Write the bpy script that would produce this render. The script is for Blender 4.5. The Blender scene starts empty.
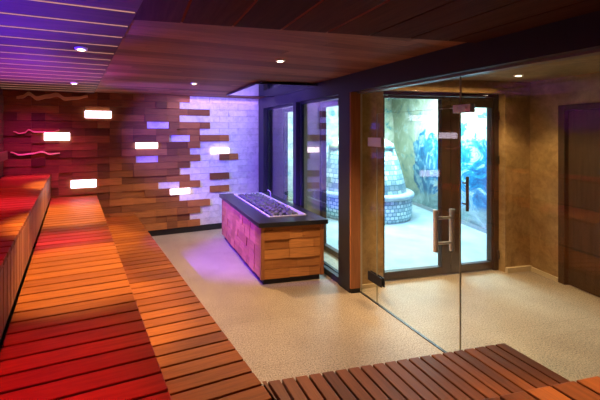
import bpy, bmesh, math, random
from mathutils import Vector, noise
random.seed(7)
PI = math.pi
S = bpy.context.scene
COL = S.collection

# ------------------------------------------------------------------ camera
cam_data = bpy.data.cameras.new('camera')
cam = bpy.data.objects.new('camera', cam_data)
COL.objects.link(cam)
cam.location = (0, 0, 1.7)
cam.rotation_euler = (PI / 2, 0, math.radians(-12.5))
cam_data.sensor_width = 36
cam_data.lens = 351 / 600 * 36
cam_data.shift_x = 86 / 600
cam_data.shift_y = -68 / 600
cam_data.clip_start = 0.02
S.camera = cam

# ------------------------------------------------------------------ world + exposure
W = bpy.data.worlds.new('world'); S.world = W
W.use_nodes = True
W.node_tree.nodes['Background'].inputs[0].default_value = (0.02, 0.015, 0.03, 1)
W.node_tree.nodes['Background'].inputs[1].default_value = 0.2
S.view_settings.view_transform = 'Standard'
S.view_settings.look = 'None'
S.view_settings.exposure = 0.0
S.view_settings.gamma = 1.0
S.view_settings.use_curve_mapping = False

# the benches and the brick wall are turned by ANG against the glass wall
ANG = math.radians(9.3)
CW, SW = math.cos(ANG), math.sin(ANG)
def L(s, t, z=0.0):
    return Vector((CW * s - SW * t, SW * s + CW * t, z))

def lamp(name, kind, loc, energy, color, parent=None, aim=None, **kw):
    d = bpy.data.lights.new(name, kind)
    d.energy = energy; d.color = color
    for k, v in kw.items(): setattr(d, k, v)
    o = bpy.data.objects.new(name, d); COL.objects.link(o)
    o.location = loc
    if aim is not None:
        o.rotation_euler = (Vector(aim) - Vector(loc)).to_track_quat('-Z', 'Y').to_euler()
    if parent: o.parent = parent
    return o

RED = (1.0, 0.015, 0.05); MAG = (1.0, 0.06, 0.45); BLUE = (0.12, 0.08, 1.0); VIO = (0.45, 0.12, 1.0)
WARM = (1.0, 0.64, 0.32); AMB = (1.0, 0.6, 0.24); ICE = (0.62, 0.90, 1.0)
CEIL = 2.31
def arealamp(name, loc, aim, energy, color, sx, sy, spread=180, roll=0):
    o = lamp(name, 'AREA', loc, energy, color, aim=aim, shape='RECTANGLE', size=sx, size_y=sy, spread=math.radians(spread))
    return o
# red and magenta colour lights in the ceiling slots above the two upper tiers
a = arealamp('red_light', L(-0.29, 0.95, CEIL - 0.03), L(-0.29, 0.95, 0), 12, RED, 1.2, 1.9, 24); a.rotation_euler = (0, 0, ANG)
a = arealamp('red_tier_light', L(-0.62, 3.4, CEIL - 0.03), L(-0.62, 3.4, 0), 6, RED, 0.5, 4.0, 24); a.rotation_euler = (0, 0, ANG)
a = arealamp('magenta_light', L(-0.28, 3.42, CEIL - 0.03), L(-0.28, 3.42, 0), 5, MAG, 1.1, 0.45, 24); a.rotation_euler = (0, 0, ANG)
a = arealamp('magenta_end_light', L(-0.28, 5.35, CEIL - 0.03), L(-0.28, 5.35, 0), 5, MAG, 1.1, 0.35, 40); a.rotation_euler = (0, 0, ANG)
a = arealamp('red_wall_light', L(-0.55, 5.1, CEIL - 0.03), L(-0.45, 5.6, 0.9), 7.0, (0.75, 0.03, 0.7), 0.6, 0.5, 100)
# blue and violet colour spots
def spot(name, loc, aim, energy, color, cone, blend=0.8, soft=0.0):
    return lamp(name, 'SPOT', loc, energy, color, aim=aim, spot_size=math.radians(cone), spot_blend=blend, shadow_soft_size=soft)
spot('blue_light', L(-0.8, 4.3, 1.75), L(3.3, 5.3, 1.5), 1300, (0.10, 0.06, 1.0), 62)
spot('violet_light', L(-0.8, 3.9, 1.75), (1.36, 4.55, 0.46), 2200, (0.11, 0.012, 1.0), 38)
spot('ceiling_violet_light', L(-0.45, 4.1, 1.3), L(-0.45, 3.9, 2.4), 300, (0.24, 0.04, 1.0), 108)
spot('ceiling_blue_light', L(-0.75, 2.2, 1.25), L(-0.65, 2.0, 2.4), 650, (0.05, 0.025, 1.0), 100)
a = arealamp('wall_wash_light', L(2.2, 5.1, CEIL - 0.03), L(2.3, 5.69, 1.1), 8, (0.72, 0.62, 1.0), 1.6, 0.06, 150)
a = arealamp('wall_strip_light', L(2.4, 5.62, CEIL - 0.02), L(2.4, 5.66, 0), 3, (0.45, 0.25, 1.0), 1.5, 0.03, 150)
# anteroom
arealamp('cove_light', (3.5, 3.25, CEIL - 0.04), (3.5, 3.33, 0), 4, (1.0, 0.66, 0.28), 1.4, 0.06, 140)
# snow room
arealamp('snow_room_light', (4.7, 6.0, 2.62), (4.9, 6.2, 0), 470, ICE, 2.0, 2.6, 172)

# ------------------------------------------------------------------ materials
def mat(name, color=(0.5, 0.5, 0.5), rough=0.5, metal=0.0, spec=0.5):
    m = bpy.data.materials.new(name); m.use_nodes = True
    b = m.node_tree.nodes['Principled BSDF']
    b.inputs['Base Color'].default_value = (*color, 1)
    b.inputs['Roughness'].default_value = rough
    b.inputs['Metallic'].default_value = metal
    b.inputs['Specular IOR Level'].default_value = spec
    return m
def nd(m, t, **kw):
    n = m.node_tree.nodes.new(t)
    for k, v in kw.items(): setattr(n, k, v)
    return n
def ln(m, a, b): m.node_tree.links.new(a, b)
def bsdf(m): return m.node_tree.nodes['Principled BSDF']
def ramp(m, fac, stops):
    r = nd(m, 'ShaderNodeValToRGB'); e = r.color_ramp.elements
    e[0].position, e[0].color = stops[0][0], (*stops[0][1], 1)
    e[1].position, e[1].color = stops[-1][0], (*stops[-1][1], 1)
    for p, c in stops[1:-1]:
        q = e.new(p); q.color = (*c, 1)
    ln(m, fac, r.inputs[0]); return r.outputs[0]
def coords(m, scale=(1, 1, 1), rot=0.0):
    tc = nd(m, 'ShaderNodeTexCoord'); mp = nd(m, 'ShaderNodeMapping')
    mp.inputs['Scale'].default_value = scale; mp.inputs['Rotation'].default_value = (0, 0, rot)
    ln(m, tc.outputs['Object'], mp.inputs[0]); return mp.outputs[0]
def tex_noise(m, vec, scale, detail=4, rough=0.55, dist=0.0):
    n = nd(m, 'ShaderNodeTexNoise')
    n.inputs['Scale'].default_value = scale; n.inputs['Detail'].default_value = detail
    n.inputs['Roughness'].default_value = rough; n.inputs['Distortion'].default_value = dist
    ln(m, vec, n.inputs['Vector']); return n.outputs[0]
def mixc(m, blend, fac, a, b):
    x = nd(m, 'ShaderNodeMix', data_type='RGBA', blend_type=blend)
    if isinstance(fac, (int, float)): x.inputs[0].default_value = fac
    else: ln(m, fac, x.inputs[0])
    for v, i in ((a, 6), (b, 7)):
        if isinstance(v, tuple): x.inputs[i].default_value = (*v, 1)
        else: ln(m, v, x.inputs[i])
    return x.outputs[2]
def bump(m, h, strength=0.2, dist=0.01):
    b = nd(m, 'ShaderNodeBump'); b.inputs['Strength'].default_value = strength; b.inputs['Distance'].default_value = dist
    ln(m, h, b.inputs['Height']); ln(m, b.outputs[0], bsdf(m).inputs['Normal'])
def wood(name, dark, light, scale=(3, 40, 40), rough=0.5, grain=0.35, spec=0.3):
    """board wood: every board has its own tone (attribute), grain along one local axis"""
    m = mat(name, light, rough, spec=spec)
    at = nd(m, 'ShaderNodeAttribute', attribute_name='tone')
    base = ramp(m, at.outputs['Fac'], [(0, dark), (1, light)])
    n = tex_noise(m, coords(m, scale), 1.0, 5, 0.6, 0.4)
    g = ramp(m, n, [(0.3, (1 - grain,) * 3), (0.7, (1.0, 1.0, 1.0))])
    ln(m, mixc(m, 'MULTIPLY', 1.0, base, g), bsdf(m).inputs['Base Color'])
    bump(m, n, 0.12, 0.004)
    return m
M = {}
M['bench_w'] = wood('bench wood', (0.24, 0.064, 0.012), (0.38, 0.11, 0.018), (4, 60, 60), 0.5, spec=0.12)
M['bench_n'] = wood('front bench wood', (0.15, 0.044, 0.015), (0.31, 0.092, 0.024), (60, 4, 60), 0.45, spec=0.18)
M['riser'] = wood('riser wood', (0.30, 0.105, 0.04), (0.48, 0.19, 0.08), (60, 60, 4), 0.5)
M['brick'] = wood('wall block wood', (0.17, 0.06, 0.022), (0.48, 0.18, 0.05), (5, 30, 50), 0.6)
M['stove_x'] = wood('stove block wood', (0.42, 0.16, 0.045), (0.68, 0.29, 0.09), (5, 30, 60), 0.5)
M['stove_y'] = wood('stove side wood', (0.42, 0.16, 0.045), (0.68, 0.29, 0.09), (30, 5, 60), 0.5)
M['ceil'] = wood('ceiling wood', (0.20, 0.08, 0.03), (0.42, 0.17, 0.07), (3, 40, 40), 0.6, spec=0.1)  # lighter copy of the boards: warm bounce light put into the wood colour
M['ceil_b'] = wood('bench side ceiling wood', (0.10, 0.04, 0.025), (0.16, 0.065, 0.04), (3, 40, 40), 0.6, spec=0.1)  # darker copy of the ceiling boards, dimness put into the wood colour
M['ceil_n'] = wood('front ceiling wood', (0.06, 0.022, 0.012), (0.10, 0.036, 0.018), (40, 3, 40), 0.8, spec=0.05)  # shaded copy of the ceiling boards: lack of light put into the colour
M['post'] = wood('post wood', (0.42, 0.16, 0.06), (0.46, 0.18, 0.07), (40, 40, 3), 0.5)
M['wallwood'] = wood('left wall wood', (0.2, 0.08, 0.04), (0.34, 0.14, 0.06), (40, 3, 40), 0.6)
M['ornament'] = mat('gilded wood', (0.85, 0.55, 0.22), 0.35)
M['door_wood'] = wood('dark door wood', (0.06, 0.034, 0.016), (0.085, 0.048, 0.022), (30, 30, 2.5), 0.55, spec=0.15)
M['dark'] = mat('black frame', (0.02, 0.018, 0.022), 0.35)
M['frame'] = mat('dark frame lacquer', (0.028, 0.026, 0.034), 0.45, spec=0.3)
M['bronze'] = mat('dark bronze door frame', (0.028, 0.018, 0.011), 0.4)
M['black'] = mat('matte black', (0.012, 0.011, 0.012), 0.6)
M['steel'] = mat('brushed steel', (0.78, 0.76, 0.75), 0.4, 0.35)
M['rim'] = mat('dark steel rim', (0.022, 0.022, 0.03), 0.3, 0.3)
M['mirror'] = mat('polished heat shield', (0.34, 0.37, 0.39), 0.06, 1.0)
M['white_trim'] = mat('white lamp ring', (0.8, 0.78, 0.75), 0.4)
M['backing'] = mat('dark backing', (0.012, 0.008, 0.006), 0.9, spec=0.1)

m = mat('salt block', (0.72, 0.68, 0.72), 0.6); M['salt'] = m
n = tex_noise(m, coords(m, (1, 1, 1)), 9, 6, 0.65, 1.0)
at = nd(m, 'ShaderNodeAttribute', attribute_name='tone')
c = ramp(m, n, [(0.36, (0.62, 0.58, 0.61)), (0.5, (0.76, 0.72, 0.75)), (0.65, (0.84, 0.80, 0.82))])
t_ = ramp(m, at.outputs['Fac'], [(0, (0.86, 0.85, 0.88)), (1, (1, 1, 1))])
ln(m, mixc(m, 'MULTIPLY', 1.0, c, t_), bsdf(m).inputs['Base Color']); bump(m, n, 0.3, 0.01)

m = mat('stone floor', (0.5, 0.42, 0.33), 0.5); M['floor'] = m
v = coords(m)
sp = nd(m, 'ShaderNodeTexVoronoi'); sp.inputs['Scale'].default_value = 60; ln(m, v, sp.inputs['Vector'])
sp2 = tex_noise(m, v, 95, 3, 0.6)
cl = tex_noise(m, v, 1.6, 4, 0.6)
base = ramp(m, cl, [(0.3, (0.31, 0.25, 0.19)), (0.7, (0.43, 0.355, 0.27))])
spk = ramp(m, sp2, [(0.36, (0.3, 0.27, 0.23)), (0.46, (0.9, 0.9, 0.9)), (0.54, (1, 1, 1)), (0.64, (1.5, 1.45, 1.38))])
col = mixc(m, 'MULTIPLY', 0.8, base, spk)
br = nd(m, 'ShaderNodeTexBrick'); br.offset = 0.5
br.inputs['Scale'].default_value = 1.0; br.inputs['Brick Width'].default_value = 1.2; br.inputs['Row Height'].default_value = 0.6
br.inputs['Mortar Size'].default_value = 0.003; br.inputs['Color1'].default_value = (1, 1, 1, 1); br.inputs['Color2'].default_value = (0.95, 0.95, 0.95, 1)
br.inputs['Mortar'].default_value = (0.84, 0.82, 0.8, 1); ln(m, v, br.inputs['Vector'])
ln(m, mixc(m, 'MULTIPLY', 1.0, col, br.outputs['Color']), bsdf(m).inputs['Base Color']); bump(m, sp2, 0.1, 0.003)

m = mat('gold plaster', (0.45, 0.27, 0.10), 0.45); M['plaster'] = m
n1 = tex_noise(m, coords(m, (1, 1, 1)), 2.2, 6, 0.65, 1.2); n2 = tex_noise(m, coords(m, (1, 1, 1)), 14, 5, 0.7, 0.6)
c1 = ramp(m, n1, [(0.3, (0.27, 0.155, 0.055)), (0.7, (0.56, 0.37, 0.165))]); c2 = ramp(m, n2, [(0.3, (0.66, 0.63, 0.58)), (0.7, (1.05, 1.05, 1.05))])
ln(m, mixc(m, 'MULTIPLY', 1.0, c1, c2), bsdf(m).inputs['Base Color']); bump(m, n2, 0.15, 0.01)
M['reveal'] = mat('pale plaster', (0.5, 0.45, 0.36), 0.6)
M['skirt'] = mat('pale stone skirting', (0.62, 0.5, 0.33), 0.4)

m = mat('snow', (0.82, 0.9, 0.94), 0.5); M['snow'] = m
n = tex_noise(m, coords(m), 2.2, 5, 0.6)
ln(m, ramp(m, n, [(0.35, (0.30, 0.43, 0.50)), (0.65, (0.46, 0.55, 0.58))]), bsdf(m).inputs['Base Color']); bump(m, n, 0.2, 0.05)
m = mat('rough ice', (0.7, 0.8, 0.78), 0.35); M['ice'] = m
n = tex_noise(m, coords(m), 3.4, 8, 0.7, 0.8)
ln(m, ramp(m, n, [(0.36, (0.10, 0.36, 0.42)), (0.46, (0.52, 0.58, 0.46)), (0.56, (0.68, 0.70, 0.56)), (0.64, (0.88, 0.94, 0.92))]), bsdf(m).inputs['Base Color']); bump(m, n, 0.6, 0.05)
for nm_, bw_, rh_, bias_ in (('mosaic', 0.085, 0.07, -0.35), ('mosaic_block', 0.13, 0.095, -0.15)):
    m = mat('ice ' + nm_, (0.7, 0.85, 0.88), 0.3); M[nm_] = m
    uv = nd(m, 'ShaderNodeUVMap'); br = nd(m, 'ShaderNodeTexBrick'); br.offset = 0.5
    br.inputs['Scale'].default_value = 1.0; br.inputs['Brick Width'].default_value = bw_; br.inputs['Row Height'].default_value = rh_
    br.inputs['Mortar Size'].default_value = 0.009; br.inputs['Bias'].default_value = bias_
    br.inputs['Color1'].default_value = (0.70, 0.86, 0.86, 1); br.inputs['Color2'].default_value = (0.03, 0.20, 0.30, 1); br.inputs['Mortar'].default_value = (0.13, 0.30, 0.34, 1)
    ln(m, uv.outputs[0], br.inputs['Vector']); ln(m, br.outputs['Color'], bsdf(m).inputs['Base Color']); bump(m, br.outputs['Fac'], -0.4, 0.02)

# photo mural of an ice cave: local x runs along the wall, z up
m = mat('ice cave mural', (0.3, 0.6, 0.8), 0.35); M['mural'] = m
v = coords(m)
big = tex_noise(m, v, 1.7, 7, 0.65, 0.8); fine = tex_noise(m, v, 2.4, 9, 0.74, 1.6)
sx = nd(m, 'ShaderNodeSeparateXYZ'); ln(m, v, sx.inputs[0])
def mth(op, a, b=None, c=None, clamp=False):
    n = nd(m, 'ShaderNodeMath', operation=op, use_clamp=clamp)
    for i, q in enumerate((a, b, c)):
        if q is None: continue
        if isinstance(q, (int, float)): n.inputs[i].default_value = q
        else: ln(m, q, n.inputs[i])
    return n.outputs[0]
nz = mth('MULTIPLY_ADD', big, 3.4, -1.7)
dx = mth('MULTIPLY_ADD', sx.outputs['X'], 1 / 0.62, -2.80 / 0.62); dz = mth('MULTIPLY_ADD', sx.outputs['Z'], 1 / 0.72, -1.02 / 0.72)
cave = mth('ADD', mth('ADD', mth('MULTIPLY', dx, dx), mth('MULTIPLY', dz, dz)), nz)
rx = mth('MULTIPLY_ADD', sx.outputs['X'], 2.6, -2.6 * 2.35); rz = mth('MULTIPLY_ADD', sx.outputs['Z'], 1.3, -1.3 * 1.8)
rock = mth('ADD', mth('ADD', mth('MAXIMUM', rx, rz), 1.0), nz)
msk = ramp(m, mth('MINIMUM', cave, rock), [(0.93, (0, 0, 0)), (1.0, (1, 1, 1))])
deep = ramp(m, fine, [(0.32, (0.0, 0.05, 0.22)), (0.44, (0.0, 0.17, 0.42)), (0.52, (0.01, 0.32, 0.62)), (0.57, (0.62, 0.84, 0.92)), (0.61, (0.01, 0.26, 0.62)), (0.7, (0.5, 0.8, 0.92))])
pale = ramp(m, tex_noise(m, v, 3.0, 8, 0.68, 1.0), [(0.34, (0.14, 0.40, 0.46)), (0.43, (0.52, 0.58, 0.44)), (0.54, (0.66, 0.68, 0.52)), (0.60, (0.88, 0.92, 0.88)), (0.66, (0.4, 0.68, 0.74))])
col = mixc(m, 'MIX', msk, deep, pale)
low = ramp(m, mth('ADD', sx.outputs['Z'], mth('MULTIPLY_ADD', fine, 0.5, -0.25)), [(0.30, (1, 1, 1)), (0.40, (0, 0, 0))])
grey = ramp(m, fine, [(0.35, (0.20, 0.32, 0.33)), (0.5, (0.40, 0.56, 0.54)), (0.62, (0.70, 0.84, 0.86))])
ln(m, mixc(m, 'MIX', low, col, grey), bsdf(m).inputs['Base Color'])

m = mat('sauna stone', (0.12, 0.115, 0.125), 0.6); M['stone'] = m
n = tex_noise(m, coords(m), 20, 6, 0.7)
ln(m, ramp(m, n, [(0.3, (0.02, 0.02, 0.023)), (0.7, (0.10, 0.097, 0.105))]), bsdf(m).inputs['Base Color']); bump(m, n, 0.4, 0.01)

def emit(name, color, strength):
    m = bpy.data.materials.new(name); m.use_nodes = True
    nt = m.node_tree; nt.nodes.clear()
    e = nt.nodes.new('ShaderNodeEmission'); o = nt.nodes.new('ShaderNodeOutputMaterial')
    e.inputs[0].default_value = (*color, 1); e.inputs[1].default_value = strength
    nt.links.new(e.outputs[0], o.inputs[0]); return m
M['panel'] = emit('lit alabaster', (1.0, 0.80, 1.0), 5.0)
M['lens'] = emit('downlight lens', (1.0, 0.8, 0.55), 9.0)
M['strip'] = emit('slot light', (1.0, 0.46, 0.30), 0.6)  # glow imitates slat edges lit from hidden lights, no lamp of its own
M['strip_dim'] = emit('dim slot light', (1.0, 0.10, 0.06), 0.05)  # faint red glow imitates lit board gaps

def glass(name, tint, f0=0.05, boost=0.9):
    m = bpy.data.materials.new(name); m.use_nodes = True
    nt = m.node_tree; nt.nodes.clear()
    o = nt.nodes.new('ShaderNodeOutputMaterial'); mx = nt.nodes.new('ShaderNodeMixShader')
    tr = nt.nodes.new('ShaderNodeBsdfTransparent'); gl = nt.nodes.new('ShaderNodeBsdfGlossy')
    tr.inputs[0].default_value = (*tint, 1); gl.inputs['Roughness'].default_value = 0.0
    lw = nt.nodes.new('ShaderNodeLayerWeight'); lw.inputs[0].default_value = 0.5
    p = nt.nodes.new('ShaderNodeMath'); p.operation = 'POWER'; p.inputs[1].default_value = 5
    q = nt.nodes.new('ShaderNodeMath'); q.operation = 'MULTIPLY_ADD'; q.inputs[1].default_value = boost; q.inputs[2].default_value = f0; q.use_clamp = True
    nt.links.new(lw.outputs['Facing'], p.inputs[0]); nt.links.new(p.outputs[0], q.inputs[0]); nt.links.new(q.outputs[0], mx.inputs[0])
    nt.links.new(tr.outputs[0], mx.inputs[1]); nt.links.new(gl.outputs[0], mx.inputs[2]); nt.links.new(mx.outputs[0], o.inputs[0])
    return m
M['glass'] = glass('clear glass', (0.975, 0.985, 0.975), 0.05)
M['glass_win'] = glass('window glass', (0.94, 0.97, 0.96), 0.10, 2.0)
M['glass_edge'] = mat('glass edge', (0.42, 0.40, 0.30), 0.2)

# ------------------------------------------------------------------ mesh helpers
class MB:
    def __init__(s): s.v, s.f, s.t, s.mi, s.uv = [], [], [], [], {}
    def hexa(s, p, tone=0.5, mi=0):
        b = len(s.v); s.v += [tuple(q) for q in p]
        for f in ((0, 3, 2, 1), (4, 5, 6, 7), (0, 1, 5, 4), (1, 2, 6, 5), (2, 3, 7, 6), (3, 0, 4, 7)):
            s.f.append([b + i for i in f]); s.t.append(tone); s.mi.append(mi)
        return s
    def box(s, x0, x1, y0, y1, z0, z1, tone=0.5, mi=0):
        return s.hexa([(x0, y0, z0), (x1, y0, z0), (x1, y1, z0), (x0, y1, z0), (x0, y0, z1), (x1, y0, z1), (x1, y1, z1), (x0, y1, z1)], tone, mi)
    def prism(s, pts, z0, z1, tone=0.5, mi=0):          # plan polygon (counter-clockwise) pulled up
        b = len(s.v); n = len(pts)
        s.v += [(x, y, z0) for x, y in pts] + [(x, y, z1) for x, y in pts]
        fs = [list(range(b + n - 1, b - 1, -1)), list(range(b + n, b + 2 * n))] + [[b + i, b + (i + 1) % n, b + n + (i + 1) % n, b + n + i] for i in range(n)]
        for f in fs: s.f.append(f); s.t.append(tone); s.mi.append(mi)
        return s
    def tube(s, pts, r, n=12, tone=0.5, mi=0):
        pts = [Vector(p) for p in pts]; b = len(s.v)
        for i, p in enumerate(pts):
            d = (pts[min(i + 1, len(pts) - 1)] - pts[max(i - 1, 0)]).normalized()
            q = d.to_track_quat('Z', 'Y'); rr = r[i] if isinstance(r, (list, tuple)) else r
            for k in range(n):
                a = 2 * PI * k / n
                s.v.append(tuple(p + q @ Vector((rr * math.cos(a), rr * math.sin(a), 0))))
        for i in range(len(pts) - 1):
            for k in range(n):
                k2 = (k + 1) % n
                s.f.append([b + i * n + k, b + i * n + k2, b + (i + 1) * n + k2, b + (i + 1) * n + k]); s.t.append(tone); s.mi.append(mi)
        for f in (list(range(b + n - 1, b - 1, -1)), [b + (len(pts) - 1) * n + k for k in range(n)]):
            s.f.append(f); s.t.append(tone); s.mi.append(mi)
        return s
    def lathe(s, prof, n=64, jit=None):
        b = len(s.v); L_ = 0.0; lens = [0.0]
        for i in range(1, len(prof)):
            L_ += math.hypot(prof[i][0] - prof[i - 1][0], prof[i][1] - prof[i - 1][1]); lens.append(L_)
        for r, z in prof:
            for k in range(n):
                a = 2 * PI * k / n
                rr = r + (jit(a, z) if jit else 0)
                s.v.append((rr * math.cos(a), rr * math.sin(a), z))
        for i in range(len(prof) - 1):
            for k in range(n):
                k2 = (k + 1) % n
                s.uv[len(s.f)] = [(k / n * 5.5, lens[i]), ((k + 1) / n * 5.5, lens[i]), ((k + 1) / n * 5.5, lens[i + 1]), (k / n * 5.5, lens[i + 1])]
                s.f.append([b + i * n + k, b + i * n + k2, b + (i + 1) * n + k2, b + (i + 1) * n + k]); s.t.append(0.5); s.mi.append(0)
        s.f.append([b + (len(prof) - 1) * n + k for k in range(n)]); s.t.append(0.5); s.mi.append(0)
        s.f.append([b + k for k in range(n - 1, -1, -1)]); s.t.append(0.5); s.mi.append(0)
        return s
    def build(s, name, mats, parent=None, bevel=0, smooth=False, loc=(0, 0, 0), rotz=0):
        me = bpy.data.meshes.new(name); me.from_pydata(s.v, [], s.f); me.update()
        if not isinstance(mats, (list, tuple)): mats = [mats]
        for q in mats: me.materials.append(q)
        at = me.attributes.new('tone', 'FLOAT', 'FACE')
        for i, p in enumerate(me.polygons):
            at.data[i].value = s.t[i]; p.material_index = s.mi[i]; p.use_smooth = smooth
        if s.uv:
            ul = me.uv_layers.new(name='UVMap')
            for i, p in enumerate(me.polygons):
                if i in s.uv:
                    for li, q in zip(p.loop_indices, s.uv[i]): ul.data[li].uv = q
        o = bpy.data.objects.new(name, me); COL.objects.link(o)
        o.location = loc; o.rotation_euler = (0, 0, rotz)
        if bevel:
            bm_ = o.modifiers.new('bevel', 'BEVEL'); bm_.width = bevel; bm_.segments = 2; bm_.limit_method = 'ANGLE'
        if parent: o.parent = parent
        return o
def tag(o, label, cat, group=None):
    o['label'] = label; o['category'] = cat
    if group: o['group'] = group
    return o
def thing(name, label, cat, loc=(0, 0, 0), rotz=0, group=None):
    o = bpy.data.objects.new(name, None); COL.objects.link(o)
    o.empty_display_size = 0.1; o.location = loc; o.rotation_euler = (0, 0, rotz)
    return tag(o, label, cat, group)
def struct(o): o['kind'] = 'structure'; return o
rnd = random.random
def bx(*a): return MB().box(*a)

# ------------------------------------------------------------------ structure: floors
NEAR = -1.35
struct(MB().prism([(-1.6, NEAR), (4.3, NEAR), (5.2, 3.7), (2.66, 3.7), (2.66, 6.4), (-2.4, 5.6)], -0.12, 0).build('floor', M['floor']))
struct(bx(2.66, 7.4, 3.705, 8.4, -0.12, 0.0).build('floor_snow_room', M['snow']))

# ------------------------------------------------------------------ back wall: wooden blocks and pale salt blocks
TB = 5.69                 # front of the back wall in bench coordinates
G0, GM = 1.105, 0.1815    # half-block grid along the wall
px2j = {134: -1, 147: 0, 158: 1, 169: 2, 180: 3, 190: 4, 200: 5, 210: 6, 219: 7, 229: 8, 238: 9, 999: 99}
rows_white = [[(191, 999)], [(180, 999)], [(210, 999)], [(180, 999)], [(147, 169), (210, 999)], [(200, 999)], [(169, 190), (229, 999)],
              [(200, 999)], [(190, 999)], [(134, 158), (200, 219), (238, 999)], [(190, 999)], [(180, 999)], [(190, 210), (229, 999)], [(158, 180), (200, 999)],
              [(190, 210), (229, 999)], [(180, 999)], [(210, 999)], [(200, 999)], [(190, 999)], [(200, 999)]]
px2j[191] = 4
ROWH = 0.1105
SL, SR = -0.93, 3.16
wall = MB()
wall.box(SL, SR + 0.1, TB + 0.03, TB + 0.2, 0, CEIL + 0.1, 0.2, 2)
for r, segs in enumerate(rows_white):
    z1 = CEIL - r * ROWH; z0 = z1 - ROWH
    whites = [(G0 + GM * px2j[a], min(G0 + GM * px2j[b], SR)) for a, b in segs]
    x = SL - (rnd() * GM if r % 2 else 0)
    edges = [SL]
    first = whites[0][0]
    def run(a, b, white):
        q = a
        while q < b - 0.02:
            w = GM * 2 if white else GM * random.choice((1, 2, 2))
            e = min(q + w, b)
            if b - e < GM * 0.6: e = b
            if white:
                d = random.uniform(0, 0.004); wall.box(q + 0.002, e - 0.002, TB - d, TB + 0.04, z0 + 0.0015, z1 - 0.0015, rnd(), 1)
            else:
                d = random.uniform(0.0, 0.03)
                wall.hexa([(q + 0.001, TB - d - 0.006, z0 + 0.001), (e - 0.001, TB - d - 0.006, z0 + 0.001), (e - 0.001, TB + 0.04, z0 + 0.001), (q + 0.001, TB + 0.04, z0 + 0.001),
                           (q + 0.001, TB - d + 0.004, z1 - 0.002), (e - 0.001, TB - d + 0.004, z1 - 0.002), (e - 0.001, TB + 0.04, z1 - 0.002), (q + 0.001, TB + 0.04, z1 - 0.002)], rnd(), 0)
            q = e
    pos = SL
    for a, b in whites:
        run(pos, a, False); run(a, b, True); pos = b
    if pos < SR - 0.05: run(pos, SR, True)
struct(wall.build('wall_back', [M['brick'], M['salt'], M['backing']], rotz=ANG))
struct(bx(0.93, SR, TB - 0.005, TB + 0.05, 0, 0.098).build('baseboard_back', M['black'], rotz=ANG))

# left wall and the wall behind the camera
lw_ = MB()
lw_.box(-1.05, -0.93, -1.6, TB + 0.2, 0, CEIL + 0.1, 0.2, 1)
for k in range(21):
    lw_.box(-0.95, -0.91 - random.uniform(0, 0.012), -1.6, TB, k * 0.11 + 0.002, k * 0.11 + 0.108, rnd(), 0)
struct(lw_.build('wall_left', [M['wallwood'], M['backing']], rotz=ANG))
struct(bx(-1.3, 4.2, NEAR - 0.15, NEAR, 0, CEIL + 0.1).build('wall_front', M['wallwood']))

# ------------------------------------------------------------------ ceilings
ce = MB()
t0 = 1.5; k = 0
while t0 < 5.66:
    w = 0.105; q = 0.2 - rnd() * 1.5
    end = (2.24 + SW * t0) / CW
    while q < end:
        e = min(q + random.uniform(1.4, 2.4), end)
        ce.box(max(q, 0.2) + 0.001, e - 0.001, t0 + 0.002, min(t0 + w, 5.68), CEIL, CEIL + 0.03, rnd())
        if e <= 0.25: pass
        q = e
    t0 += w
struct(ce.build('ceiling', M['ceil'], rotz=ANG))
# slatted ceiling over the benches with lit slots
cs = MB(); slots = []
t = 1.995 - 0.245 * 12
while t < TB - 0.02:
    t2 = min(t + 0.245, TB - 0.01)
    cs.box(-0.91, 0.288, t + 0.007, t2 - 0.007, CEIL - 0.022, CEIL + 0.02, rnd()); slots.append(t); t += 0.245
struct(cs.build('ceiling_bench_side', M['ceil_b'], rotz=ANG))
cf = MB(); X0 = -0.05; slots_f = []
x = 0.24 - 0.29 * 6
while x < 2.2:
    x2 = min(x + 0.29, 2.215)
    ymax = 1.9
    if x2 > -0.9:
        cf.box(x + 0.007, x2 - 0.007, NEAR, ymax, CEIL - 0.018, CEIL + 0.02, rnd())
        if x > 0.1: slots_f.append(x)
    x += 0.29
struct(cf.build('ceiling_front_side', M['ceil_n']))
struct(MB().prism([(-1.9, NEAR - 0.1), (2.42, NEAR - 0.1), (2.42, 6.3), (-2.4, 5.7)], CEIL + 0.05, CEIL + 0.09).build('ceiling_backing', M['black']))
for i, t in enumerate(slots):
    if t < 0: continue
    o = bx(-0.9, 0.28, t - 0.005, t + 0.005, CEIL - 0.024, CEIL - 0.014).build('slot_light', M['strip'], rotz=ANG)  # added glowing strip in place of the lit board edge
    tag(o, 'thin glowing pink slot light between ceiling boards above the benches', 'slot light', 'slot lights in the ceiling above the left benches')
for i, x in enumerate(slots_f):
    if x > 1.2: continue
    o = bx(x - 0.005, x + 0.005, 0.2, 1.88, CEIL - 0.02, CEIL - 0.012).build('slot_light', M['strip_dim'])  # added glowing strip in place of the red-lit gap
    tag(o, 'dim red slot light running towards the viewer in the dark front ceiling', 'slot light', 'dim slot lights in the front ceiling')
struct(MB().prism([(2.42, NEAR), (3.9, NEAR), (5.1, 3.385), (2.42, 3.385)], CEIL, CEIL + 0.1).build('ceiling_anteroom', M['plaster']))
struct(bx(2.3, 7.4, 3.7, 8.4, 2.7, 2.8).build('ceiling_snow_room', M['ice']))

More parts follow.
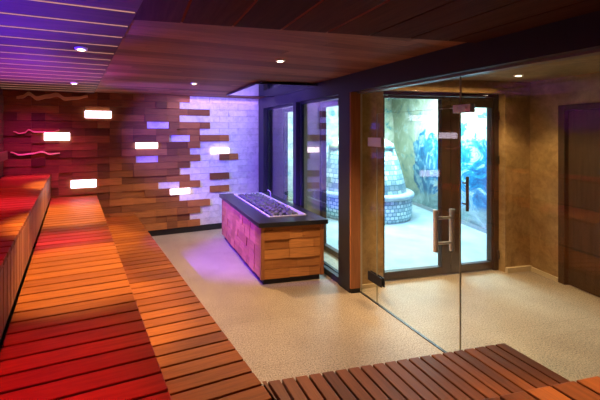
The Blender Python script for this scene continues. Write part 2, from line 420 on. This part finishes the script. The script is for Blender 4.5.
# ------------------------------------------------------------------ glazed wall on the right: beam, posts, two deep windows
XI = 2.20
struct(bx(XI, 2.42, NEAR, 6.2, 2.12, CEIL).build('trim_1', M['frame']))             # long dark beam
struct(bx(2.28, 2.37, NEAR, 3.31, 2.105, 2.12).build('trim_2', mat('glass channel', (0.25, 0.2, 0.17), 0.4, 0.6)))
pw = MB()
for y0, y1 in ((3.312, 3.519), (4.585, 4.68), (5.88, 6.25)):
    pw.box(2.27, 2.355 if y0 < 3.4 else 2.62, y0, y1, 0, 2.12)
pw.box(2.355, 2.62, 3.39, 3.519, 0, 2.12); pw.box(2.425, 2.62, 3.70, 5.88, 2.12, 2.7); pw.box(2.27, 2.62, 5.88, 8.3, 0, 2.7); pw.box(2.27, 2.62, 3.519, 5.88, -0.02, 0.05)
struct(pw.build('wall_right', M['reveal']))
fr = MB()
for y0, y1 in ((3.312, 3.519), (4.585, 4.68), (5.88, 6.18)): fr.box(XI, 2.268, y0, y1, 0, 2.12)
fr.box(XI + 0.01, 2.268, 3.519, 5.88, 0, 0.07)
struct(fr.build('trim_3', M['frame']))
struct(bx(2.203, 2.316, 3.29, 3.311, 0.05, 2.12).build('trim_4', M['post']))
struct(bx(2.21, 2.316, 3.295, 3.311, 0, 0.05).build('trim_5', M['black']))
for i, (y0, y1) in enumerate(((4.68, 5.88), (3.519, 4.585))):
    w = struct(bpy.data.objects.new('window_%d' % (i + 1), None)); COL.objects.link(w); w.location = (2.27, (y0 + y1) / 2, 0.05)
    h = (y1 - y0) / 2
    f = MB()
    for a, b, c, d in ((-h, -h + 0.03, 0, 2.07), (h - 0.03, h, 0, 2.07), (-h + 0.03, h - 0.03, 0, 0.03), (-h + 0.03, h - 0.03, 2.04, 2.07)):
        f.box(0.0, 0.04, a, b, c, d)
    f.build('window_frame', M['rim'], w)
    bx(0.016, 0.024, -h + 0.03, h - 0.03, 0.03, 2.04).build('pane', M['glass_win'], w)
    g = MB()
    for a, b, c, d in ((-h, -h + 0.06, 0, 2.07), (h - 0.06, h, 0, 2.07), (-h + 0.06, h - 0.06, 0, 0.07), (-h + 0.06, h - 0.06, 2.0, 2.07)):
        g.box(0.3, 0.37, a, b, c, d)
    g.build('outer_frame', M['frame'], w)

# ------------------------------------------------------------------ entrance wall, right wall, doors
ew = MB()
ew.box(2.36, 2.67, 3.385, 3.7, 0, CEIL + 0.4); ew.box(4.36, 5.3, 3.385, 3.56, 0, CEIL + 0.4); ew.box(4.62, 5.6, 3.56, 3.7, 0, 2.7); ew.box(2.67, 4.36, 3.385, 3.7, 2.165, CEIL + 0.4)
struct(ew.build('wall_entrance', M['plaster']))
struct(MB().box(4.36, 4.74, 3.355, 3.384, 0, 0.06).box(2.36, 2.67, 3.365, 3.384, 0, 0.04).build('baseboard_entrance', M['skirt']))
RA = math.atan2(0.202, 0.979)     # right wall leans inwards towards the viewer
rwL = struct(bpy.data.objects.new('wall_anteroom', None))
rw = MB()     # local: y runs from the corner (0) towards the viewer (negative), x = into the wall
rw.box(0, 0.25, -0.36, 0.15, 0, CEIL + 0.1); rw.box(0, 0.25, -1.5, -0.36, 2.0, CEIL + 0.1); rw.box(0, 0.25, -5.0, -1.5, 0, CEIL + 0.1)
bpy.data.objects.remove(rwL)
struct(rw.build('wall_anteroom', M['plaster'], loc=(4.743, 3.385, 0), rotz=-RA))
struct(bx(-0.02, 0.0, -0.36, 0.0, 0, 0.05).build('baseboard_anteroom', M['skirt'], loc=(4.743, 3.385, 0), rotz=-RA))
d2 = bpy.data.objects.new('door_2', None); COL.objects.link(d2); struct(d2); d2.location = (4.743, 3.385, 0); d2.rotation_euler = (0, 0, -RA)
MB().box(-0.012, 0.12, -0.43, -0.36, 0, 2.0).box(-0.012, 0.12, -1.5, -1.43, 0, 2.0).box(-0.012, 0.12, -1.43, -0.43, 1.94, 2.0).build('door_frame', M['door_wood'], d2, 0.004)
bx(0.03, 0.075, -1.425, -0.435, 0.01, 1.935).build('door_leaf', M['door_wood'], d2, 0.003)

# entrance: two glazed leaves in a dark frame
d1 = bpy.data.objects.new('door_1', None); COL.objects.link(d1); struct(d1); d1.location = (2.67, 3.5, 0)
f = MB()
f.box(0, 0.05, -0.04, 0.06, 0, 2.165).box(1.62, 1.69, -0.04, 0.06, 0, 2.165).box(0.05, 1.62, -0.04, 0.06, 2.125, 2.165)
f.build('door_frame', M['bronze'], d1, 0.004)
def leaf(x0, x1, top, sl, sr):
    l = MB()
    l.box(x0, x0 + sl, -0.03, 0.03, 0.012, 2.12).box(x1 - sr, x1, -0.03, 0.03, 0.012, 2.12)
    l.box(x0 + sl, x1 - sr, -0.03, 0.03, 0.012, 0.105).box(x0 + sl, x1 - sr, -0.03, 0.03, top, 2.12)
    o = l.build('door_leaf', M['bronze'], d1, 0.004)
    bx(x0 + sl, x1 - sr, -0.005, 0.005, 0.105, top).build('pane', M['glass'], o)
    return o
l1 = leaf(0.055, 0.985, 2.09, 0.03, 0.125)
l2 = leaf(0.99, 1.615, 2.0, 0.13, 0.02)
h = MB(); h.tube([(1.165, -0.085, 0.76), (1.165, -0.085, 1.17)], 0.016)
for z in (0.84, 1.09): h.tube([(1.165, -0.09, z), (1.165, -0.025, z)], 0.01)
h.build('door_handle', M['black'], l2, smooth=False)
for z in (0.2, 1.36, 1.9):
    MB().tube([(1.66, -0.055, z - 0.05), (1.66, -0.055, z + 0.05)], 0.013).build('hinge', M['bronze'], d1)

# ------------------------------------------------------------------ snow room
M_ = MB()
def grid_wall(name, p0, p1, z1, mt, amp, nx=70, nz=36, jut=None):
    p0 = Vector((*p0, 0)); d = Vector((*p1, 0)) - p0; ln_ = d.length; d.normalize(); ang = math.atan2(d.y, d.x)
    g = MB()
    for j in range(nz + 1):
        for i in range(nx + 1):
            x = ln_ * i / nx; z = z1 * j / nz
            g.v.append((x, amp * (noise.fractal(Vector((x * 1.3, z * 1.3, 3.1)), 0.9, 2.1, 5)), z))
    for j in range(nz):
        for i in range(nx):
            b = j * (nx + 1) + i
            g.f.append([b, b + 1, b + nx + 2, b + nx + 1]); g.t.append(0.5); g.mi.append(0)
    o = g.build(name, mt, smooth=True, loc=p0, rotz=ang)
    so = o.modifiers.new('solid', 'SOLIDIFY'); so.thickness = 0.1; so.offset = 0
    return struct(o)
grid_wall('wall_snow_far', (7.0, 8.1), (2.62, 8.1), 2.7, M['ice'], 0.12)
grid_wall('wall_snow_mural', (5.5, 3.72), (6.72, 8.15), 2.7, M['mural'], 0.0, 2, 2)
struct(bx(-0.02, 0.02, 0.0, 4.55, 0, 0.07).build('baseboard_snow', mat('grey kerb', (0.2, 0.26, 0.3), 0.5), loc=(5.45, 3.72, 0), rotz=-math.atan2(1.22, 4.43)))
fo = thing('ice_fountain', 'round pale blue mosaic ice fountain standing on the snowy floor behind the glass doors', 'fountain', (4.61, 6.55, 0))
MB().lathe([(0.93, 0), (0.95, 0.1), (0.95, 0.42)]).build('basin', M['mosaic'], fo, smooth=True)
MB().lathe([(0.95, 0.42), (0.985, 0.43), (0.99, 0.49), (0.96, 0.52), (0.80, 0.52)]).build('ledge', M['snow'], fo, smooth=True)
MB().lathe([(0.86, 0.5), (0.80, 0.8), (0.72, 1.1), (0.62, 1.4)], 64).build('block_column', M['mosaic_block'], fo, smooth=True)
MB().lathe([(0.64, 1.36), (0.60, 1.46), (0.46, 1.56), (0.2, 1.62)], 48, lambda a, z: 0.1 * noise.fractal(Vector((math.cos(a) * 2, math.sin(a) * 2, z * 2)), 0.9, 2, 4)).build('ice_crown', M['ice'], fo, smooth=True)

# ------------------------------------------------------------------ frameless glass partition
GX = 2.326
o = bx(GX - 0.006, GX + 0.006, 3.045, 3.308, 0.006, 2.105).build('glass_side_panel', M['glass'])
tag(o, 'narrow fixed glass panel between the wooden post and the glass door', 'glass panel')
o = bx(GX - 0.006, GX + 0.006, 2.128, 3.04, 1.885, 2.105).build('glass_transom', M['glass'])
tag(o, 'low wide glass pane above the glass door under the dark beam', 'glass panel')
o = bx(GX - 0.006, GX + 0.006, NEAR, 2.12, 0.006, 2.105).build('glass_partition', M['glass'])
tag(o, 'large fixed glass partition on the right, in front of the gold wall', 'glass panel')
gd = thing('glass_door', 'frameless clear glass sauna door with steel pull handles', 'glass door', (GX, 3.04, 0.0))
bx(-0.006, 0.006, -0.912, 0.0, 0.012, 1.878).build('door_pane', M['glass'], gd)
for nm, a, b in (('edge_strip', -0.9135, -0.9105), ('edge_strip', -0.001, 0.003)):
    bx(-0.0065, 0.0065, a, b, 0.012, 1.878).build(nm, M['glass_edge'], gd)
bx(-0.0062, 0.0062, -0.912, 0.0, 1.8785, 1.8815).build('edge_strip', M['glass_edge'], gd)
hd = MB()
for sx in (-0.075, 0.075):
    hd.tube([(sx, -0.77, 0.775), (sx, -0.77, 1.10)], 0.017, 16)
for z in (0.84, 1.035): hd.tube([(-0.075, -0.77, z), (0.075, -0.77, z)], 0.011)
hd.build('pull_handle', M['steel'], gd, smooth=False)
for z in (0.242, 1.60):
    for sx in (-1, 1):
        MB().box(sx * 0.008, sx * 0.022, -0.085, 0.115, z - 0.045, z + 0.045).build('hinge', M['steel'] if z > 1 else M['rim'], gd, 0.003)
cl = MB(); cl.box(GX - 0.022, GX - 0.008, 2.03, 2.17, 1.84, 1.90).box(GX + 0.008, GX + 0.022, 2.03, 2.17, 1.84, 1.90)
cl.tube([(GX - 0.03, 2.07, 1.87), (GX + 0.03, 2.07, 1.87)], 0.016).tube([(GX - 0.03, 2.14, 1.87), (GX + 0.03, 2.14, 1.87)], 0.016)
tag(cl.build('glass_clamp', M['steel'], bevel=0.003), 'small metal clamp joining the glass panes at the top corner of the glass door', 'clamp')
sl = MB().box(GX - 0.0065, GX + 0.0065, 2.1215, 2.1265, 1.9, 2.105)
tag(sl.build('glass_seal', M['glass_edge']), 'pale upright seal between transom pane and large glass partition', 'seal')
o = bx(GX - 0.012, GX + 0.012, 1.76, 3.31, 0.0, 0.006).build('floor_channel', M['rim'])
tag(o, 'thin dark metal floor channel under the glass door', 'floor channel')
o = bx(GX - 0.008, GX + 0.008, 3.3085, 3.3115, 0.0, 2.105).build('glass_seal', M['skirt'])
tag(o, 'pale upright seal of the glass against the wooden post', 'seal')

# ------------------------------------------------------------------ benches on the left
def left_bench(label, s0, s1, z, t_near, riser_h, name='sauna_bench'):
    r = thing(name, label, 'bench', L((s0 + s1) / 2, (t_near + TB) / 2, 0), ANG, 'three tiers of bench along the left')
    del r['group']
    w = (s1 - s0) / 2; h = (TB - t_near) / 2 - 0.012
    P = 0.107; seat = MB(); ris = MB(); q = h
    while q - P > -h:
        tn = rnd()
        seat.box(-w + 0.004, w, q - P + 0.006, q - 0.006, z - 0.032, z, tn)
        ris.box(w - 0.034, w - 0.002, q - P + 0.006, q - 0.006, z - riser_h + 0.012, z - 0.034, tn)
        q -= P
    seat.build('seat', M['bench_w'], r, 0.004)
    ris.build('riser', M['riser'], r, 0.003)
    MB().box(-w + 0.01, w - 0.037, -h, h, max(z - riser_h - 0.02, 0.0), z - 0.075).build('frame', M['backing'], r)
    return r
left_bench('top tier of the red lit slatted wooden benches along the left wall', -0.90, -0.31, 1.09, 0.3, 0.36)
left_bench('wide middle tier of slatted wooden bench on the left with orange light pools', -0.305, 0.332, 0.73, 0.45, 0.35)
left_bench('lowest tier of slatted bench on the left, next to the stone floor', 0.337, 0.918, 0.38, 0.9, 0.38)
br_ = thing('backrest', 'slim wooden backrest rail along the left wall above the top bench', 'backrest', L(-0.91, 3.0, 1.38), ANG)
MB().box(0.03, 0.06, -2.5, 2.6, -0.06, 0.06, 0.8).build('rail', M['wallwood'], br_, 0.005)
for y in (-2.2, 0, 2.3): MB().box(0.001, 0.03, y - 0.03, y + 0.03, -0.05, 0.05).build('bracket', M['backing'], br_)

# ------------------------------------------------------------------ benches in front
def edgeX(s, y): return CW * s - SW * ((y - SW * s) / CW)
def front_bench(label, s_edge, y0, y1, x1, z, h, P):
    cx, cy = (edgeX(s_edge, y1) + x1) / 2, (y0 + y1) / 2
    r = thing('sauna_bench', label, 'bench', (cx, cy, 0))
    seat = MB(); ris = MB(); q = x1
    while True:
        a, b = q - P + 0.006, q - 0.006
        if b < edgeX(s_edge, y1) + 0.02: break
        an, af = max(a, edgeX(s_edge, y0) + 0.008), max(a, edgeX(s_edge, y1) + 0.008)
        tn = rnd()
        if b - an > 0.01:
            seat.hexa([(an - cx, y0 - cy, z - 0.032), (b - cx, y0 - cy, z - 0.032), (b - cx, y1 - cy, z - 0.032), (af - cx, y1 - cy, z - 0.032),
                       (an - cx, y0 - cy, z), (b - cx, y0 - cy, z), (b - cx, y1 - cy, z), (af - cx, y1 - cy, z)], tn)
            ris.box(af - cx, b - cx, y1 - cy - 0.034, y1 - cy - 0.002, z - h + 0.012, z - 0.034, tn)
        else:
            # first wedge-shaped slat next to the left bench
            ym = y0 + (y1 - y0) * 0.4
            c_ = max(edgeX(s_edge, ym) + 0.008, a)
            seat.hexa([(c_ - cx, ym - cy, z - 0.032), (b - cx, ym - cy, z - 0.032), (b - cx, y1 - cy, z - 0.032), (af - cx, y1 - cy, z - 0.032),
                       (c_ - cx, ym - cy, z), (b - cx, ym - cy, z), (b - cx, y1 - cy, z), (af - cx, y1 - cy, z)], tn)
        q -= P
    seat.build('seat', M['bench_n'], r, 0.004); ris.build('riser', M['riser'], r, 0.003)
    bxs = max(edgeX(s_edge, y0), edgeX(s_edge, y1)) + 0.03
    MB().box(bxs - cx, x1 - cx - 0.012, y0 - cy, y1 - cy - 0.037, max(z - h - 0.02, 0), z - 0.075).build('frame', M['backing'], r)
    return r
front_bench('low slatted bench in the foreground ending at the glass partition', 0.922, 1.04, 1.754, 2.255, 0.38, 0.38, 0.079)
front_bench('higher slatted foreground bench lit orange in the bottom right corner', 0.336, 0.42, 1.035, 2.30, 0.73, 0.35, 0.125)

# ------------------------------------------------------------------ sauna stove
SX0, SX1, SY0, SY1, SH = 1.343, 2.11, 3.67, 5.48, 0.70
st = thing('sauna_stove', 'long sauna stove clad in wooden blocks with a dark rim, beside the windows', 'stove', ((SX0 + SX1) / 2, (SY0 + SY1) / 2, 0))
hx, hy = (SX1 - SX0) / 2, (SY1 - SY0) / 2
bx(-hx + 0.04, hx - 0.04, -hy + 0.03, hy - 0.04, 0, 0.058).build('plinth', M['black'], st)
core = MB()
core.box(-hx + 0.035, hx - 0.035, -hy + 0.035, hy - 0.035, 0.06, 0.56)
core.build('core', M['black'], st)
def clad(name, length, sign, axis, pos):
    c = MB(); rows = 5; z0 = 0.065; rh = (SH - 0.055 - z0) / (rows + 0.35)
    for r in range(rows + 1):
        za, zb = z0 + r * rh, min(z0 + (r + 1) * rh, SH - 0.053)
        q = -length / 2; first = True
        while q < length / 2 - 0.01:
            w = random.choice((0.10, 0.2, 0.3)) if first and axis == 'x' else random.choice((0.16, 0.24, 0.3)) if axis == 'x' else random.choice((0.11, 0.17, 0.2))
            first = False
            e = min(q + w, length / 2)
            if length / 2 - e < 0.06: e = length / 2
            d = random.uniform(0.002, 0.016); tn = rnd()
            lo, hi = pos + sign * (d + 0.008), pos + sign * d
            back = pos - sign * 0.02
            if axis == 'x':
                c.hexa([(q + .001, lo, za + .001), (e - .001, lo, za + .001), (e - .001, back, za + .001), (q + .001, back, za + .001), (q + .001, hi, zb - .003), (e - .001, hi, zb - .003), (e - .001, back, zb - .003), (q + .001, back, zb - .003)], tn)
            else:
                c.hexa([(lo, e - .001, za + .001), (lo, q + .001, za + .001), (back, q + .001, za + .001), (back, e - .001, za + .001), (hi, e - .001, zb - .003), (hi, q + .001, zb - .003), (back, q + .001, zb - .003), (back, e - .001, zb - .003)], tn)
            q = e
    c.build(name, M['stove_x'] if axis == 'x' else M['stove_y'], st)
clad('cladding', 2 * hx - 0.09, -1, 'x', -hy + 0.02)
clad('cladding', 2 * hx - 0.09, 1, 'x', hy - 0.02)
clad('cladding', 2 * hy - 0.09, -1, 'y', -hx + 0.02)
clad('cladding', 2 * hy - 0.09, 1, 'y', hx - 0.02)
for sx in (-1, 1):
    for sy in (-1, 1):
        x0, y0 = sx * (hx - 0.022), sy * (hy - 0.022)
        bx(x0 - 0.022, x0 + 0.022, y0 - 0.022, y0 + 0.022, 0.06, SH - 0.052, 0.6).build('corner_post', M['post'], st, 0.003)
OV = 0.035; IX0, IX1, IY0, IY1 = -0.20, 0.27, -hy + 0.21, hy - 0.06
rim = MB()
rim.box(-hx - OV, IX0, -hy - OV, hy + OV, SH - 0.05, SH).box(IX1, hx + OV, -hy - OV, hy + OV, SH - 0.05, SH)
rim.box(IX0, IX1, -hy - OV, IY0, SH - 0.05, SH).box(IX0, IX1, IY1, hy + OV, SH - 0.05, SH)
rim.build('top_rim', M['rim'], st, 0.003)
inr = MB()
for a in ((IX0, IX0 + 0.012, IY0, IY1), (IX1 - 0.012, IX1, IY0, IY1), (IX0 + 0.012, IX1 - 0.012, IY0, IY0 + 0.012), (IX0 + 0.012, IX1 - 0.012, IY1 - 0.012, IY1)):
    inr.box(*a, SH - 0.12, SH + 0.012)
inr.build('stone_tray', M['steel'], st, 0.002)
gr = MB()
for k in range(9):
    y = IY0 + 0.03 + (IY1 - IY0 - 0.06) * k / 8
    gr.tube([(IX0 + 0.01, y, SH - 0.10), (IX1 - 0.01, y, SH - 0.10)], 0.006, 8)
gr.build('grate', M['rim'], st)
wr = MB()
wr.tube([(0.21, 0.30, SH + 0.002), (0.21, 0.30, SH + 0.12), (0.21, 0.42, SH + 0.125)], 0.006, 8)
wr.build('sensor_rod', M['steel'], st)

def stone_mesh(i):
    bm = bmesh.new(); bmesh.ops.create_icosphere(bm, subdivisions=2, radius=1)
    rr = random.Random(i); off = Vector((rr.random() * 20, rr.random() * 20, rr.random() * 20))
    for v in bm.verts:
        k = 1 + 0.45 * noise.noise(v.co * 1.2 + off) + 0.12 * noise.noise(v.co * 4 + off)
        v.co = Vector((v.co.x * k, v.co.y * k * 0.85, v.co.z * k * 0.7))
    me = bpy.data.meshes.new('sauna_stone'); bm.to_mesh(me); bm.free()
    me.materials.append(M['stone']); return me
smesh = [stone_mesh(i) for i in range(8)]
cxs, cys = (SX0 + SX1) / 2, (SY0 + SY1) / 2
nx_, ny_ = 5, 15
for layer in range(2):
    for j in range(ny_ - layer):
        for i in range(nx_ - layer):
            o = bpy.data.objects.new('sauna_stone', random.choice(smesh)); COL.objects.link(o)
            dx = (IX1 - IX0 - 0.1) / (nx_ - 1); dy = (IY1 - IY0 - 0.1) / (ny_ - 1)
            o.location = (cxs + IX0 + 0.05 + dx * (i + layer * 0.5) + random.uniform(-.006, .006), cys + IY0 + 0.05 + dy * (j + layer * 0.5) + random.uniform(-.006, .006), SH - 0.062 + layer * 0.058 + random.uniform(-.004, .004))
            k = random.uniform(0.040, 0.052)
            o.scale = (k, k, k); o.rotation_euler = (rnd() * 0.5, rnd() * 0.5, rnd() * 6.3)
            tag(o, 'rough grey sauna stone in the open top of the wood clad stove', 'stone', 'sauna stones in the stove')

# heat shield on the ceiling over the stove
hs = thing('heat_shield', 'polished dark rectangular heat shield under the ceiling above the stove', 'heat shield', (1.79, 4.66, CEIL))
bx(-0.39, 0.39, -0.69, 0.69, -0.035, -0.025).build('plate', M['mirror'], hs)
e = MB()
for a in ((-0.4, -0.39, -0.7, 0.7), (0.39, 0.4, -0.7, 0.7), (-0.39, 0.39, -0.7, -0.69), (-0.39, 0.39, 0.69, 0.7)): e.box(*a, -0.04, -0.02)
e.build('edge_frame', M['dark'], hs)
for sx in (-0.3, 0.3):
    for sy in (-0.6, 0.6): MB().tube([(sx, sy, -0.026), (sx, sy, 0)], 0.012).build('spacer', M['steel'], hs)

# ------------------------------------------------------------------ glowing wall panels
panels = [(0.147, 0.555, 1.905, 2.03, 'glowing white wall light highest of the six, above the middle bench'),
          (-0.41, -0.04, 1.568, 1.697, 'glowing wall light furthest left, between two wavy gold strips'),
          (-0.05, 0.335, 0.85, 0.985, 'glowing pinkish wall light just above the far end of the middle bench'),
          (0.905, 1.286, CEIL - 8 * ROWH, CEIL - 7 * ROWH, 'glowing wall light directly above a pale block among brown wooden blocks'),
          (1.47, 1.832, CEIL - 15 * ROWH, CEIL - 14 * ROWH, 'lowest glowing wall light, near the stove and below the pale block row'),
          (2.195, 2.557, CEIL - 9 * ROWH, CEIL - 8 * ROWH, 'glowing wall light set among the white blocks, nearest the windows')]
for a, b, z0, z1, lab in panels:
    p = thing('wall_light', lab, 'wall light', L((a + b) / 2, TB, (z0 + z1) / 2), ANG, 'glowing blocks in the back wall')
    w, h = (b - a) / 2 - 0.012, ((z1 - z0) / 2) * 0.86
    bx(-w, w, -0.044, -0.012, -h, h).build('diffuser', M['panel'], p, 0.004)
    bx(-w + 0.01, w - 0.01, -0.012, 0.02, -h + 0.01, h - 0.01).build('housing', M['backing'], p)

# wavy strips on the back wall
def wave(pts, hw, lab):
    o0 = pts[0]
    pts_ = []
    for i in range(len(pts) - 1):
        for k in range(6):
            f = k / 6; f2 = f * f * (3 - 2 * f)
            pts_.append((pts[i][0] + (pts[i + 1][0] - pts[i][0]) * f, pts[i][1] + (pts[i + 1][1] - pts[i][1]) * f2))
    pts_.append(pts[-1])
    m_ = MB(); n = len(pts_); b = 0
    for i, (s, z) in enumerate(pts_):
        h = hw * (0.35 + 0.65 * math.sin(PI * (0.12 + 0.8 * i / n)))
        x, zz = s - o0[0], z - o0[1]
        m_.v += [(x, -0.065, zz - h * 0.5), (x, -0.05, zz + h * 0.5), (x, -0.0, zz + h * 0.5), (x, -0.0, zz - h * 0.5)]
    for i in range(n - 1):
        for k in range(4):
            m_.f.append([i * 4 + k, (i + 1) * 4 + k, (i + 1) * 4 + (k + 1) % 4, i * 4 + (k + 1) % 4]); m_.t.append(.5); m_.mi.append(0)
    m_.f += [[0, 1, 2, 3], [n * 4 - 1, n * 4 - 2, n * 4 - 3, n * 4 - 4]]; m_.t += [.5, .5]; m_.mi += [0, 0]
    return tag(m_.build('wavy_strip', M['ornament'], loc=L(o0[0], TB, o0[1]), rotz=ANG), lab, 'wall ornament')
wave([(-0.749, 2.19), (-0.68, 2.20), (-0.597, 2.25), (-0.494, 2.187), (-0.35, 2.22), (-0.228, 2.25), (-0.119, 2.193), (0.05, 2.21), (0.2, 2.245)], 0.06, 'thick wavy gold strip high on the back wall under the ceiling')
wave([(-0.787, 1.707), (-0.712, 1.68), (-0.65, 1.69), (-0.597, 1.732), (-0.52, 1.70), (-0.402, 1.70), (-0.28, 1.705), (-0.188, 1.73)], 0.02, 'thin wavy gold strip touching the top of the leftmost wall light')
wave([(-0.824, 1.416), (-0.712, 1.378), (-0.55, 1.39), (-0.428, 1.415), (-0.322, 1.378), (-0.188, 1.388)], 0.02, 'thin wavy gold strip lowest of three on the back wall')

# ------------------------------------------------------------------ downlights
def downlight(x, y, lab, energy, cone, color=WARM, blend=0.6, z=CEIL, visible=True):
    d = thing('downlight', lab, 'ceiling light', (x, y, z), 0, None)
    MB().lathe([(0.026, -0.012), (0.042, -0.010), (0.045, 0.0)], 24).build('trim_ring', M['white_trim'], d, smooth=False)
    MB().lathe([(0.001, -0.0145), (0.026, -0.0145), (0.026, -0.012)], 20).build('lens', M['lens'], d)
    lamp('beam_light', 'SPOT', (0, 0, -0.03), energy, color, parent=d, spot_size=math.radians(cone), spot_blend=blend, shadow_soft_size=0.03)
    return d
DZ = CEIL - 0.022
downlight(-0.377, 2.604, 'bright round downlight in the slatted ceiling over the middle bench, nearer one', 260, 50, AMB, 0.5, z=DZ)
downlight(-0.724, 4.461, 'round downlight in the slatted ceiling close to the back wall', 270, 54, AMB, 0.6, z=DZ)
downlight(0.705, 4.319, 'round downlight in the plank ceiling near the brick wall, left of the heat shield', 170, 125)
downlight(1.191, 2.781, 'round downlight in the plank ceiling over the open stone floor', 190, 110)
downlight(1.85, 0.72, 'downlight in the dark front ceiling above the foreground bench, outside the picture', 230, 52, WARM, z=CEIL - 0.02)
downlight(3.99, 2.96, 'small downlight in the gold anteroom ceiling behind the glass', 70, 110, (1.0, 0.68, 0.32))
downlight(3.3, 3.0, 'downlight in the anteroom ceiling before the entrance door, hidden by the beam', 170, 78, (1.0, 0.7, 0.36))
downlight(3.2, 1.2, 'downlight in the near part of the anteroom ceiling, hidden by the beam', 9, 100, (1.0, 0.68, 0.36))
